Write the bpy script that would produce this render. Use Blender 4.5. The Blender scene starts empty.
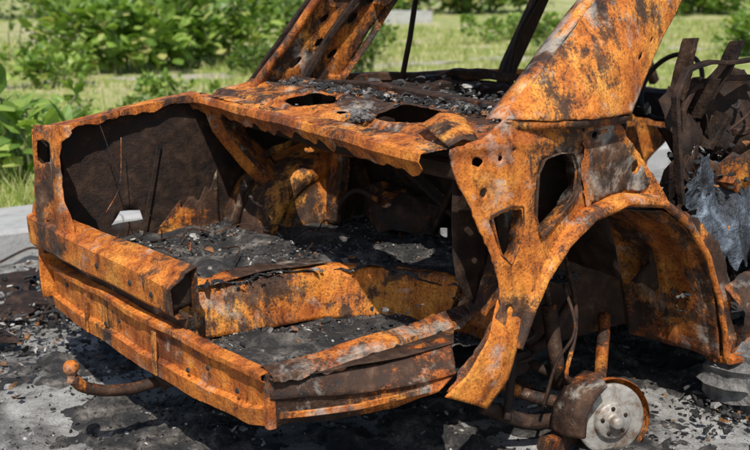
import bpy, bmesh, math, random
from mathutils import Vector, noise, geometry, Matrix
random.seed(7)
sc=bpy.context.scene
COL=sc.collection
def rad(a): return math.radians(a)

# ---------------------------------------------------------------- materials
def newmat(name):
    m=bpy.data.materials.new(name); m.use_nodes=True
    nt=m.node_tree; b=nt.nodes['Principled BSDF']
    return m,nt,b
def nd(nt,t,**k):
    n=nt.nodes.new(t)
    for a,v in k.items(): setattr(n,a,v)
    return n
def noise_n(nt,vec,scale,detail=6,rough=.6,dist=0.0):
    n=nd(nt,'ShaderNodeTexNoise'); n.inputs['Scale'].default_value=scale
    n.inputs['Detail'].default_value=detail; n.inputs['Roughness'].default_value=rough
    n.inputs['Distortion'].default_value=dist
    nt.links.new(vec,n.inputs['Vector']); return n.outputs['Fac']
def ramp(nt,fac,stops,interp='LINEAR'):
    r=nd(nt,'ShaderNodeValToRGB'); cr=r.color_ramp; cr.interpolation=interp
    while len(cr.elements)<len(stops): cr.elements.new(.5)
    for e,(p,c) in zip(cr.elements,stops):
        e.position=p; e.color=(c[0],c[1],c[2],1) if len(c)==3 else c
    nt.links.new(fac,r.inputs['Fac']); return r.outputs['Color']
def mixc(nt,f,a,b,mode='MIX'):
    m=nd(nt,'ShaderNodeMix',data_type='RGBA',blend_type=mode)
    if isinstance(f,float): m.inputs[0].default_value=f
    else: nt.links.new(f,m.inputs[0])
    for i,s in ((6,a),(7,b)):
        if isinstance(s,tuple): m.inputs[i].default_value=(*s,1)
        else: nt.links.new(s,m.inputs[i])
    return m.outputs[2]
def coords(nt,scale=(1,1,1),rot=(0,0,0),loc=(0,0,0)):
    tc=nd(nt,'ShaderNodeTexCoord'); mp=nd(nt,'ShaderNodeMapping')
    mp.inputs['Scale'].default_value=scale; mp.inputs['Rotation'].default_value=rot; mp.inputs['Location'].default_value=loc
    nt.links.new(tc.outputs['Object'],mp.inputs['Vector']); return mp.outputs['Vector']
def bump(nt,b,hs,strength=.5):
    last=None
    for h in hs:
        bn=nd(nt,'ShaderNodeBump'); bn.inputs['Strength'].default_value=strength; bn.inputs['Distance'].default_value=h[1]
        nt.links.new(h[0],bn.inputs['Height'])
        if last: nt.links.new(last,bn.inputs['Normal'])
        last=bn.outputs['Normal']
    nt.links.new(last,b.inputs['Normal'])

CH=(.014,.012,.011); DK=(.055,.027,.015); BR=(.20,.056,.016); RR=(.43,.115,.018); OR=(.62,.195,.026); YO=(.70,.30,.050); PA=(.62,.48,.32); ASH=(.42,.39,.34)
def rust(name,char=.5,ash=.6,bright=1.0,seed=0.0,yellow=0.0,ashf=.6,sootf=1.0):
    """burnt sheet steel: orange rust, sooty patches (char = cover 0..1) and pale ash bloom"""
    m,nt,b=newmat(name)
    v=coords(nt,loc=(seed,seed*.7,seed*1.3))
    vs=coords(nt,scale=(1,1,.2),loc=(seed,3,1))
    n1=noise_n(nt,v,3.6,5,.62,.3); n2=noise_n(nt,v,16,6,.68,.2); n3=noise_n(nt,vs,30,4,.7); n4=noise_n(nt,v,120,3,.75)
    y=-.08*yellow
    t=lambda c:tuple(q*bright for q in c)
    base=ramp(nt,n1,[(.32+y,t(BR)),(.42+y,t(RR)),(.54+y,t(OR)),(.70+y,t(YO))])
    fine=ramp(nt,n2,[(.30,(.34,.26,.23)),(.43,(.80,.72,.66)),(.55,(1.0,1.0,1.0)),(.70,(1.25,1.42,1.6))])
    c=mixc(nt,.95,base,fine,'MULTIPLY')
    c=mixc(nt,.5,c,ramp(nt,n3,[(.36,(.32,.24,.20)),(.5,(1,1,1)),(.68,(1.2,1.25,1.3))]),'MULTIPLY')
    c=mixc(nt,.8,c,ramp(nt,n4,[(.36,(.32,.26,.23)),(.48,(1,1,1)),(.7,(1.2,1.26,1.3))]),'MULTIPLY')
    a1=nd(nt,'ShaderNodeMath',operation='MULTIPLY_ADD'); nt.links.new(n3,a1.inputs[0]); a1.inputs[1].default_value=.22
    nt.links.new(noise_n(nt,v,2.5,7,.68,.6),a1.inputs[2])
    a2=nd(nt,'ShaderNodeMath',operation='MULTIPLY_ADD'); nt.links.new(n4,a2.inputs[0]); a2.inputs[1].default_value=.16; nt.links.new(a1.outputs[0],a2.inputs[2])
    th=.69+(char-.5)*.40
    cm=ramp(nt,a2.outputs[0],[(th-.05,(.98,.98,.98)),(th-.01,(.82,.82,.82)),(th+.022,(.28,.28,.28)),(th+.075,(0,0,0))])
    s=lambda c:tuple(q*sootf for q in c)
    soot=ramp(nt,n2,[(.35,s(CH)),(.52,s(DK)),(.66,s((.12,.07,.045))),(.78,s((.24,.19,.15)))])
    c=mixc(nt,cm,c,soot)
    am=ramp(nt,noise_n(nt,coords(nt,loc=(seed+5,2,seed)),6.0,6,.74,.4),[(ash-.02,(0,0,0)),(ash+.09,(ashf,)*3)])
    c=mixc(nt,am,c,ramp(nt,n2,[(.36,(.17,.14,.12)),(.5,ASH),(.68,PA)]))
    nt.links.new(c,b.inputs['Base Color'])
    nt.links.new(ramp(nt,n2,[(.3,(.5,.5,.5)),(.6,(.85,.85,.85))]),b.inputs['Roughness'])
    b.inputs['Specular IOR Level'].default_value=.35
    bump(nt,b,[(n2,.011),(n4,.005)],.65)
    return m
M_R1=rust('rusted_steel_bright',char=.30,ash=.60,seed=1.0,yellow=-.1)
M_R2=rust('rusted_steel_orange',char=.40,ash=.59,seed=4.2,yellow=.05)
M_R3=rust('rusted_steel_sooty',char=.62,ash=.58,seed=8.3,sootf=.7)
M_R4=rust('sooty_steel',char=.80,ash=.64,seed=12.1,bright=.75,ashf=.35,sootf=.6)
M_R5=rust('yellow_rust',char=.44,ash=.60,seed=15.5,yellow=.9,sootf=.7)
M_R6=rust('brown_rust_ash',char=.52,ash=.57,seed=21.5,bright=.65,ashf=.5,sootf=.7)
M_R7=rust('black_burnt_steel',char=1.05,ash=.70,seed=27.5,bright=.5,ashf=.3,sootf=.42)
M_R8=rust('pale_scorched_steel',char=.46,ash=.50,seed=33.0,yellow=.2)
M_R9=rust('pillar_rust',char=.17,ash=.55,seed=37.7,yellow=.35,bright=1.05)
M_RS=rust('shelf_scorched_rust',char=.50,ash=.57,seed=41.7,yellow=.4,sootf=.8)

def flat(name,stops,scale=20,rough=.9,bumpd=.01,metal=0,bscale=60,det=5):
    m,nt,b=newmat(name); v=coords(nt)
    f=noise_n(nt,v,scale,det,.68,.3)
    nt.links.new(ramp(nt,f,stops),b.inputs['Base Color']); b.inputs['Roughness'].default_value=rough; b.inputs['Metallic'].default_value=metal
    bump(nt,b,[(noise_n(nt,v,bscale,4,.7),bumpd)],.8)
    return m
M_CHAR=flat('charred_debris',[(.35,(.010,.010,.010)),(.48,(.032,.029,.027)),(.58,(.11,.095,.08)),(.72,(.30,.27,.24))],9,.85,.03,det=7)
M_BRAKE=flat('brake_disc_steel',[(.35,(.18,.12,.08)),(.5,(.33,.30,.26)),(.72,(.48,.45,.40))],22,.5,.003,metal=.35)
M_BLACK=flat('soot_black',[(.4,(.008,.007,.007)),(.7,(.035,.03,.027))],12,.7,.01)
M_ALU=flat('melted_grey_metal',[(.38,(.012,.013,.015)),(.52,(.05,.06,.075)),(.62,(.14,.17,.21)),(.76,(.36,.40,.44))],9,.5,.03,bscale=30,det=7)
M_TYRE=flat('burnt_ribbed_residue',[(.3,(.03,.028,.026)),(.5,(.16,.15,.14)),(.75,(.36,.34,.31))],16,.9,.02,det=7)
M_CONC=flat('kerb_concrete',[(.3,(.26,.25,.24)),(.5,(.37,.365,.35)),(.75,(.46,.45,.43))],5,.9,.006,det=7)
def flakes(name,stops):
    m,nt,b=newmat(name); g=nd(nt,'ShaderNodeNewGeometry')
    c=ramp(nt,g.outputs['Random Per Island'],stops,'CONSTANT')
    f=ramp(nt,noise_n(nt,coords(nt),60,3,.7),[(.3,(.45,.45,.45)),(.7,(1.5,1.5,1.5))])
    c=mixc(nt,1.0,c,f,'MULTIPLY')
    nt.links.new(c,b.inputs['Base Color']); b.inputs['Roughness'].default_value=.8
    return m
M_FLK=flakes('char_flakes',[(0,(.010,.009,.009)),(.42,(.028,.026,.024)),(.66,(.065,.06,.055)),(.80,(.14,.13,.12)),(.91,(.24,.10,.035)),(.95,(.34,.32,.29))])
M_FLG=flakes('ground_flakes',[(0,(.012,.011,.010)),(.46,(.04,.036,.034)),(.66,(.11,.10,.09)),(.80,(.24,.225,.21)),(.92,(.18,.085,.03)),(.96,(.44,.43,.40))])
def leafmat(name,stops,trans=.35):
    m,nt,b=newmat(name); g=nd(nt,'ShaderNodeNewGeometry')
    c=ramp(nt,g.outputs['Random Per Island'],stops)
    nt.links.new(c,b.inputs['Base Color']); b.inputs['Roughness'].default_value=.45
    t=nd(nt,'ShaderNodeBsdfTranslucent'); nt.links.new(mixc(nt,1.0,c,(1.3,1.5,.6),'MULTIPLY'),t.inputs['Color'])
    mx=nd(nt,'ShaderNodeMixShader'); mx.inputs[0].default_value=trans
    nt.links.new(b.outputs[0],mx.inputs[1]); nt.links.new(t.outputs[0],mx.inputs[2])
    nt.links.new(mx.outputs[0],nt.nodes['Material Output'].inputs['Surface']); return m
M_LEAF=leafmat('bright_leaf',[(0,(.10,.18,.03)),(.5,(.20,.31,.055)),(.85,(.32,.42,.09)),(1,(.46,.42,.16))])
M_LEAFD=leafmat('dark_leaf',[(0,(.06,.11,.02)),(.5,(.12,.20,.04)),(.88,(.22,.29,.07)),(1,(.40,.35,.15))])
M_BLADE=leafmat('grass_blades',[(0,(.15,.22,.03)),(.35,(.27,.35,.065)),(.58,(.44,.44,.15)),(1,(.64,.56,.33))],.3)

# ---------------------------------------------------------------- mesh helpers
def mkobj(name,verts,faces,mat,parent=None,smooth=False):
    me=bpy.data.meshes.new(name); me.from_pydata([tuple(v) for v in verts],[],faces); me.update()
    o=bpy.data.objects.new(name,me); COL.objects.link(o)
    me.materials.append(mat)
    if parent: o.parent=parent
    if smooth:
        for p in me.polygons: p.use_smooth=True
    return o
def empty(name):
    e=bpy.data.objects.new(name,None); COL.objects.link(e); e.empty_display_size=.3; return e
def nv(p,s,seed=0): return noise.noise_vector(Vector(p)*s+Vector((seed,seed*.3,-seed)))
def crum(q,c,seed): return nv(q,3.2,seed)*c*.9+nv(q,10,seed+3)*c*.24+nv(q,29,seed+7)*c*.09
def inside(pt,poly):
    x,y=pt; c=False; j=len(poly)-1
    for i in range(len(poly)):
        xi,yi=poly[i][0],poly[i][1]; xj,yj=poly[j][0],poly[j][1]
        if (yi>y)!=(yj>y) and x<(xj-xi)*(y-yi)/(yj-yi)+xi: c=not c
        j=i
    return c
def densify(poly,res,jag,closed=True):
    out=[]; n=len(poly)
    for i in range(n if closed else n-1):
        a=Vector(poly[i]); b=Vector(poly[(i+1)%n]); k=max(1,int((b-a).length/res))
        for j in range(k):
            p=a.lerp(b,j/k)
            p=p+Vector((random.uniform(-jag,jag),random.uniform(-jag,jag)))
            out.append((p.x,p.y))
    return out
def panel(name,outer,f,mat,parent,holes=(),res=.03,jag=.004,crumple=.008,thick=.003,seed=0,smooth=True,rust_holes=0):
    loops=[densify(outer,res,jag)]+[densify(h,res*.7,jag*.8) for h in holes]
    xs=[p[0] for p in loops[0]]; ys=[p[1] for p in loops[0]]
    for _ in range(rust_holes):
        c=(random.uniform(min(xs),max(xs)),random.uniform(min(ys),max(ys))); r=random.uniform(.005,.012)
        if inside(c,loops[0]) and all((Vector(c)-Vector(p)).length>r*2.5 for l in loops for p in l):
            loops.append([(c[0]+r*math.cos(a*.785)*random.uniform(.7,1.2),c[1]+r*math.sin(a*.785)*random.uniform(.7,1.2)) for a in range(8)])
    vs=[];es=[]
    for l in loops:
        s=len(vs); vs+=[Vector(p) for p in l]; es+=[(s+i,s+(i+1)%len(l)) for i in range(len(l))]
    x=min(xs)
    while x<max(xs):
        y=min(ys)
        while y<max(ys):
            p=(x+random.uniform(-.2,.2)*res,y+random.uniform(-.2,.2)*res)
            if inside(p,loops[0]) and not any(inside(p,h) for h in loops[1:]): vs.append(Vector(p))
            y+=res
        x+=res
    r=geometry.delaunay_2d_cdt(vs,es,[],0,1e-5)
    V,Fc=r[0],r[2]; faces=[]
    for t in Fc:
        c=(sum(V[i].x for i in t)/len(t),sum(V[i].y for i in t)/len(t))
        if inside(c,loops[0]) and not any(inside(c,h) for h in loops[1:]): faces.append(tuple(t))
    P=[]
    for v in V:
        q=Vector(f(v.x,v.y)); P.append(q+crum(q,crumple,seed))
    used=sorted({i for t in faces for i in t}); mp={o:i for i,o in enumerate(used)}
    o=mkobj(name,[P[i] for i in used],[tuple(mp[i] for i in t) for t in faces],mat,parent,smooth)
    if thick:
        s=o.modifiers.new('s','SOLIDIFY'); s.thickness=thick; s.offset=0
    return o
def catmull(pts,n=6):
    P=[Vector(p) for p in pts]; P=[P[0]*2-P[1]]+P+[P[-1]*2-P[-2]]; out=[]
    for i in range(1,len(P)-2):
        for j in range(n):
            t=j/n; a,b,c,d=P[i-1:i+3]
            out.append(.5*((2*b)+(c-a)*t+(2*a-5*b+4*c-d)*t*t+(3*b-a-3*c+d)*t**3))
    out.append(P[-2]); return out
def loft(name,rings,mat,parent,closed=False,crumple=.006,thick=.003,seed=0,smooth=True,cap=False):
    R=[[Vector(p) for p in r] for r in rings]; V=[];F=[]
    m=len(R[0])
    for r in R:
        for q in r: V.append(q+(crum(q,crumple,seed) if crumple else Vector()))
    for i in range(len(R)-1):
        for j in range(m if closed else m-1):
            k=(j+1)%m; F.append((i*m+j,i*m+k,(i+1)*m+k,(i+1)*m+j))
    if cap: F.append(tuple(range(m))[::-1]); F.append(tuple((len(R)-1)*m+j for j in range(m)))
    o=mkobj(name,V,F,mat,parent,smooth)
    if thick:
        s=o.modifiers.new('s','SOLIDIFY'); s.thickness=thick; s.offset=0
    return o
def resample(line,n):
    P=[Vector(p) for p in line]; L=[0]
    for a,b in zip(P,P[1:]): L.append(L[-1]+(b-a).length)
    out=[]
    for i in range(n):
        t=L[-1]*i/(n-1); j=0
        while j<len(L)-2 and L[j+1]<t: j+=1
        s=(t-L[j])/max(1e-9,L[j+1]-L[j]); out.append(P[j].lerp(P[j+1],min(1,s)))
    return out
def strip(name,lines,mat,parent,nu=30,nv_=4,ragged=0,**k):
    Ls=[resample(l,nu) for l in lines]; rings=[]
    if ragged:
        d=[(a-b).normalized() for a,b in zip(Ls[-1],Ls[-2])]
        Ls[-1]=[p+q*ragged*noise.noise(p*23)*2 for p,q in zip(Ls[-1],d)]
    for a,b in zip(Ls,Ls[1:]):
        for j in range(nv_): rings.append([p.lerp(q,j/nv_) for p,q in zip(a,b)])
    rings.append(Ls[-1]); return loft(name,rings,mat,parent,**k)
def tube(name,pts,r,mat,parent,n=10,smoothpath=True,crumple=0.0,seed=0):
    P=catmull(pts,6) if smoothpath and len(pts)>2 else [Vector(p) for p in pts]
    rings=[]; up=Vector((0.13,.21,1)).normalized()
    for i,p in enumerate(P):
        t=(P[min(i+1,len(P)-1)]-P[max(i-1,0)]).normalized()
        a=t.cross(up)
        if a.length<.05: a=t.cross(Vector((1,0,0)))
        a.normalize(); b=t.cross(a)
        rings.append([p+(a*math.cos(2*math.pi*k/n)+b*math.sin(2*math.pi*k/n))*r for k in range(n)])
    return loft(name,rings,mat,parent,closed=True,crumple=crumple,thick=0,cap=True,seed=seed)
def beam(name,pts,w,h,mat,parent,side=(0,1,0),crumple=.004,seed=0,n=14):
    P=resample(pts,n); rings=[]; side=Vector(side).normalized()
    for i,p in enumerate(P):
        t=(P[min(i+1,n-1)]-P[max(i-1,0)]).normalized(); u=t.cross(side).normalized(); s=side
        c=.18*min(w,h)
        q=[(-w/2,-h/2+c),(-w/2,h/2-c),(-w/2+c,h/2),(w/2-c,h/2),(w/2,h/2-c),(w/2,-h/2+c),(w/2-c,-h/2),(-w/2+c,-h/2)]
        rings.append([p+s*a+u*b for a,b in q])
    return loft(name,rings,mat,parent,closed=True,crumple=crumple,thick=0,cap=True,seed=seed,smooth=False)
def revolve(name,prof,center,axis,mat,parent,n=40,smooth=True,crumple=0,arc=(0,2*math.pi)):
    ax=Vector(axis).normalized(); a=ax.orthogonal().normalized(); b=ax.cross(a); c=Vector(center); rings=[]
    full=abs(arc[1]-arc[0]-2*math.pi)<1e-6
    for i in range(n if full else n+1):
        th=arc[0]+(arc[1]-arc[0])*i/n
        rings.append([c+ax*o+(a*math.cos(th)+b*math.sin(th))*r for r,o in prof])
    if full: rings.append(rings[0])
    o=loft(name,rings,mat,parent,thick=0,crumple=crumple,smooth=smooth)
    bm=bmesh.new(); bm.from_mesh(o.data); bmesh.ops.remove_doubles(bm,verts=bm.verts,dist=1e-5); bm.to_mesh(o.data); bm.free()
    return o
def chunks(name,pos,mat,parent,smin=.006,smax=.03,flatness=.35):
    V=[];F=[]
    for p in pos:
        s=(smin+(smax-smin)*random.random()**2.2); k=random.choice((4,5,6))
        rot=Matrix.Rotation(random.uniform(0,6.28),3,'Z')@Matrix.Rotation(random.gauss(0,.5),3,'X')@Matrix.Rotation(random.gauss(0,.4),3,'Y')
        b=len(V); h=s*flatness*random.uniform(.4,1.3); asp=random.uniform(.3,1)
        top=[];bot=[]
        for i in range(k):
            a=6.283*i/k+random.uniform(-.4,.4); r=s*random.uniform(.5,1.15)
            bot.append(Vector((r*math.cos(a),r*asp*math.sin(a),-h/2))); top.append(Vector((r*.75*math.cos(a),r*asp*.75*math.sin(a),h/2+random.uniform(-.3,.3)*h)))
        for q in bot+top: V.append(Vector(p)+rot@q)
        F.append(tuple(b+k+i for i in range(k))); F.append(tuple(b+i for i in range(k))[::-1])
        for i in range(k): F.append((b+i,b+(i+1)%k,b+k+(i+1)%k,b+k+i))
    return mkobj(name,V,F,mat,parent)

# ================================================================= THE WRECK
car=empty('burnt_car')
def rearx(y): return -y/15-.03*math.sin(max(0,min(1,y/1.55))*math.pi)
ys=[-.0,.1,.3,.5,.75,1.0,1.3,1.56]
def line(ys,fx,fz): return [(fx(y),y,fz(y)) for y in ys]
bot=lambda y:.275+.035*(y/1.55)+(.03 if y<.05 else 0)
top=lambda y:.47+.03*(y/1.55)
strip('rear_lower_panel',[
 line(ys,lambda y:rearx(y)+.04,lambda y:bot(y)-.005),
 line(ys,lambda y:rearx(y)-.005,bot),
 line(ys,lambda y:rearx(y)-.014,lambda y:bot(y)+.055),
 line(ys,lambda y:rearx(y)+.006,lambda y:bot(y)+.063),
 line(ys,lambda y:rearx(y)-.000,lambda y:top(y)-.028),
 line(ys,lambda y:rearx(y)-.018,lambda y:top(y)-.016),
 line(ys,lambda y:rearx(y)-.018,lambda y:top(y)+.0),
 line(ys,lambda y:rearx(y)+.02,lambda y:top(y)+.008),
 line(ys,lambda y:rearx(y)+.03,lambda y:top(y)-.03)],M_R1,car,nu=80,nv_=3,crumple=.013,smooth=False,seed=2)
beam('seam_strap',[(rearx(.62)-.02,.62,.30),(rearx(.62)-.022,.615,.455)],.03,.006,M_R2,car,seed=4)
beam('seam_strap_2',[(rearx(1.18)-.02,1.18,.31),(rearx(1.18)-.022,1.175,.46)],.02,.007,M_R1,car,seed=5)
for i,(y,z) in enumerate([(.3,.41),(.42,.37),(.9,.42),(1.02,.38),(1.4,.44),(.14,.38),(.72,.34)]):
    revolve('bolt_hole_dark_disc_%d'%i,[(.0001,0),(.008,0),(.010,.004)],(rearx(y)-.014,y,z),(1,.07,0),M_BLACK,car,n=14)  # filled black disc: the shade inside a bolt hole painted as colour
beam('vertical_corner_post',[(.005,-.004,.30),(.004,-.004,.475)],.03,.03,M_R2,car,seed=7)
yb=[.47,.6,.8,1.0,1.2,1.4,1.60]
bx=lambda y:-.085-(y-.47)*.085
strip('boot_sill_beam',[
 line(yb,lambda y:bx(y)+.08,lambda y:.53+.02*(y-.47)),
 line(yb,lambda y:bx(y)+.015,lambda y:.535+.03*(y-.47)),
 line(yb,bx,lambda y:.55+.03*(y-.47)),
 line(yb,lambda y:bx(y)-.006,lambda y:.635+.045*(y-.47)),
 line(yb,lambda y:bx(y)+.006,lambda y:.645+.045*(y-.47)),
 line(yb,lambda y:bx(y)+.045,lambda y:.668+.02*(y-.47)),
 line(yb,lambda y:bx(y)+.052,lambda y:.682+.02*(y-.47)),
 line(yb,lambda y:bx(y)+.095,lambda y:.698+.0*(y-.47)),
 line(yb,lambda y:bx(y)+.098,lambda y:.55+.02*(y-.47))],M_R2,car,nu=60,nv_=3,crumple=.010,smooth=False,seed=11)
strip('sill_end_box_web',[[(-.075,.50,.545),(-.078,.50,.635)],[(-.04,.52,.545),(-.042,.52,.66)],[(.0,.505,.56),(.0,.505,.685)]],M_R7,car,nu=8,nv_=3,crumple=.01,seed=12)
for i,(y,z) in enumerate([(.75,.60),(1.0,.61),(.6,.59),(1.3,.63)]):
    revolve('sill_hole_dark_disc_%d'%i,[(.0001,0),(.008,0),(.011,.004)],(bx(y)-.009,y,z),(1,.07,0),M_BLACK,car,n=14)  # no opening cut; black disc paints the dark inside a hole
strip('sill_to_panel_web',[line(yb,lambda y:bx(y)+.055,lambda y:.545),line(yb,lambda y:rearx(y)+.02,lambda y:.478+.03*(y/1.55))],M_R3,car,nu=30,nv_=2,seed=6)
panel('tail_light_panel',[(1.62,.64),(1.60,.74),(1.54,.78),(1.55,1.03),(1.50,1.065),(1.24,1.09),(1.22,1.06),(1.27,1.02),(1.28,.95),(1.27,.80),(1.24,.715),(1.23,.66)],
  lambda y,z:(-.165+.10*max(0,1.5-y)+.12*max(0,z-1.0)+.012*math.cos((y-1.40)*36),y,z),M_R2,car,holes=[[(1.40,.93),(1.395,1.0),(1.44,1.015),(1.485,1.0),(1.49,.94),(1.45,.925)]],res=.017,jag=.003,crumple=.012,seed=13,rust_holes=2)
panel('tail_light_recess',[(1.36,.88),(1.36,1.04),(1.52,1.04),(1.52,.88)],lambda y,z:(-.115,y,z),M_R7,car,res=.03)
strip('side_top_flange',[[(-.17,1.54,1.03),(.15,1.56,1.075),(.52,1.57,1.125)],[(-.16,1.53,1.055),(.15,1.54,1.10),(.52,1.55,1.15)],
   [(-.12,1.42,1.065),(.15,1.45,1.105),(.52,1.46,1.15)],[(-.11,1.42,1.045),(.15,1.45,1.085),(.52,1.46,1.12)]],M_R2,car,nu=40,nv_=2,crumple=.010,smooth=False,seed=9,ragged=.01)
hh=[(.12,.63),(.26,.64),(.24,.685),(.16,.69)]
panel('far_side_inner_wall',[(-.15,.55),(-.15,1.05),(.52,1.13),(1.9,1.16),(1.9,.5),(1.5,.45),(.3,.45)],
  lambda x,z:(x,1.52-.02*math.sin(x*5),z),M_R7,car,res=.04,crumple=.014,seed=14,holes=[hh])
panel('far_side_outer_skin',[(-.15,.35),(-.15,1.04),(.52,1.12),(1.9,1.15),(1.9,.3),(1.62,.3),(1.55,.6),(1.38,.76),(1.12,.76),(.93,.6),(.86,.35)],
  lambda x,z:(x,1.60-.06*abs(z-.8),z),M_R1,car,res=.06,crumple=.015,seed=15,holes=[[(.06,.5),(.45,.5),(.45,.74),(.10,.74)]])
tube('hanging_wire',[(.06,1.40,1.06),(.10,1.30,.85),(.22,1.28,.68)],.0018,M_R7,car,n=5)
tube('hanging_wire_2',[(.16,1.44,1.0),(.12,1.38,.82),(.05,1.36,.72)],.002,M_R6,car,n=5)
beam('wall_rib_1',[(.26,1.485,.58),(.34,1.485,.95)],.012,.02,M_R7,car,seed=1)
strip('wall_ragged_patch',[[(.30,1.492,.50),(.42,1.49,.50),(.60,1.488,.50)],[(.33,1.492,.60),(.45,1.49,.62),(.60,1.488,.66)],[(.38,1.492,.66),(.48,1.49,.72),(.60,1.488,.80)]],M_R3,car,nu=24,nv_=6,crumple=.012,ragged=.05,seed=16)  # ragged patch, paler than the wall, with a slanting upper edge
strip('shelf_corner_arm',[[(.50,1.42,1.13),(.54,1.40,1.0),(.64,1.36,.86),(.76,1.34,.72)],[(.56,1.38,1.13),(.60,1.36,1.0),(.71,1.32,.87),(.84,1.30,.73)],[(.68,1.40,1.12),(.70,1.40,.99),(.80,1.38,.88),(.90,1.36,.74)]],M_R2,car,nu=30,nv_=4,seed=17,crumple=.014)
beam('arm_rib',[(.56,1.37,1.10),(.60,1.35,.99),(.70,1.31,.86),(.82,1.29,.74)],.014,.016,M_R3,car,seed=18)
def wheelhouse(name,y0,y1,mat,cx=1.18,cz=.42,rx=.50,rz=.46,seed=0,a0=-8,a1=188):
    rings=[]
    A=[rad(a0+(a1-a0)*i/60) for i in range(61)]
    prof=[(0,1.0),(.2,1.0),(.25,.965),(.45,.96),(.5,.98),(.55,.98),(.6,.955),(.85,.94),(.95,.90),(1.0,.84),(1.0,.76),(.95,.73),(.95,.62),(1.0,.58),(1.0,.3),(.99,.02)]
    for t,s in prof:
        y=y0+(y1-y0)*t
        rings.append([(cx-rx*s*math.cos(a),y,cz+rz*s*math.sin(a)) for a in A])
    return loft(name,rings,mat,car,crumple=.012,seed=seed)
wheelhouse('far_wheelhouse',1.52,1.22,M_R5,cx=1.10,cz=.5,rx=.48,rz=.42,seed=20)
strip('wheelhouse_seam_flange',[[(.63,1.36,.58),(.67,1.355,.74),(.78,1.35,.87),(.95,1.345,.93)],[(.60,1.36,.60),(.64,1.355,.76),(.76,1.35,.90),(.95,1.345,.96)]],M_R5,car,nu=24,nv_=2,crumple=.008,seed=20,ragged=.006)
beam('strut_tower_brace',[(1.02,1.20,.60),(1.04,1.18,.85),(1.0,1.20,1.06)],.10,.06,M_R3,car,seed=21,crumple=.015)
strip('strut_top_cup',[[(.96,1.22,.90),(1.02,1.08,.90),(1.14,1.04,.90)],[(.96,1.20,.96),(1.02,1.06,.97),(1.14,1.02,.96)],[(1.0,1.23,.99),(1.06,1.12,1.0),(1.15,1.08,.99)]],M_R1,car,nu=16,nv_=3,crumple=.02,seed=22)
strip('sagged_rear_panel',[[(1.10,1.16,.60),(1.02,.98,.60),(1.05,.80,.60),(1.18,.68,.60)],[(1.10,1.15,.68),(1.0,.97,.66),(1.04,.79,.67),(1.18,.68,.65)],[(1.12,1.12,.76),(1.08,.97,.71),(1.12,.82,.73),(1.2,.7,.69)],[(1.2,1.1,.78),(1.2,.95,.73),(1.22,.8,.74),(1.26,.7,.70)]],M_R4,car,nu=50,nv_=5,crumple=.08,seed=23,smooth=False)
tube('curled_hose',[(.98,1.10,.60),(.96,1.06,.70),(1.0,1.0,.76),(1.06,.92,.72)],.012,M_R4,car,n=8,crumple=.01)
def ell(cx,cy,rx,ry,rot=0,n=22):
    return [(cx+rx*math.cos(t)*math.cos(rot)-ry*math.sin(t)*math.sin(rot),cy+rx*math.cos(t)*math.sin(rot)+ry*math.sin(t)*math.cos(rot)) for t in [6.283*i/n for i in range(n)]]
def shz(x,y):
    z=1.125+.02*(y/1.5)+.05*min(1,(x-.5)/.45)
    z-=.022*math.exp(-((x-.60)/.02)**2)
    z+=.014*math.exp(-((x-.80)/.03)**2)
    for hx,hy in ((.72,.90),(.74,.29)):
        r=math.hypot((x-hx)/.085,(y-hy)/.14); z+=.010*math.exp(-((r-1.25)/.18)**2)
    return z
H1=ell(.72,.90,.085,.135); H2=ell(.74,.29,.092,.155)
panel('parcel_shelf',[(.525,1.52),(.51,1.1),(.49,.7),(.47,.3),(.455,-.16),(.60,-.20),(.93,-.20),(.98,.2),(.99,.8),(.97,1.2),(.80,1.50)],
  lambda x,y:(x,y,shz(x,y)),M_RS,car,holes=[H1,H2,ell(.66,.60,.018,.032,0,10),ell(.86,1.16,.02,.03,0,10),ell(.88,.6,.015,.03,0,10)],res=.018,jag=.006,crumple=.014,seed=23,rust_holes=6)
yy=[1.52,1.1,.7,.3,-.16]; sx=[.525,.51,.49,.47,.455]
strip('shelf_rear_lip',[[(x+.004,y,1.128+.02*y/1.5) for x,y in zip(sx,yy)],[(x-.018,y,1.122+.02*y/1.5) for x,y in zip(sx,yy)],[(x-.024,y,1.098+.02*y/1.5) for x,y in zip(sx,yy)],[(x-.012,y,1.082+.02*y/1.5) for x,y in zip(sx,yy)],[(x+.0,y,1.06+.02*y/1.5) for x,y in zip(sx,yy)]],M_R2,car,nu=110,nv_=2,crumple=.014,smooth=False,seed=24,ragged=.015)
beam('shelf_underbrace',[(.62,1.4,1.07),(.60,.6,1.05),(.60,-.15,1.05)],.05,.06,M_R7,car,side=(1,0,0),seed=2)
strip('curled_shelf_end',[[(.60,.05,1.16),(.56,-.08,1.15),(.53,-.19,1.135)],[(.66,.02,1.19),(.60,-.10,1.185),(.56,-.22,1.16)],[(.74,.02,1.18),(.68,-.12,1.17),(.62,-.23,1.15)]],M_R3,car,nu=24,nv_=5,crumple=.022,seed=25)
beam('shelf_front_rail',[(.98,1.48,1.185),(1.02,.8,1.195),(1.0,.2,1.19),(.95,-.2,1.185)],.06,.03,M_R4,car,side=(1,0,0),seed=31,crumple=.02,n=40)
chunks('shelf_front_crust',[(.93+random.gauss(0,.035),random.uniform(-.15,1.42),1.178+abs(random.gauss(0,.008))) for _ in range(1500)],M_FLK,car,.005,.026,.5)
panel('seatback_bulkhead',[(-.2,.60),(-.2,1.17),(1.45,1.17),(1.45,.60)],lambda y,z:(1.03+.27*(1.17-z)/.57,y,z),M_R7,car,holes=[[(.35,.95),(.35,1.08),(.62,1.08),(.62,.95)],[(.85,.92),(.85,1.06),(1.08,1.06),(1.08,.92)]],res=.04,crumple=.03,seed=33)
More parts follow.
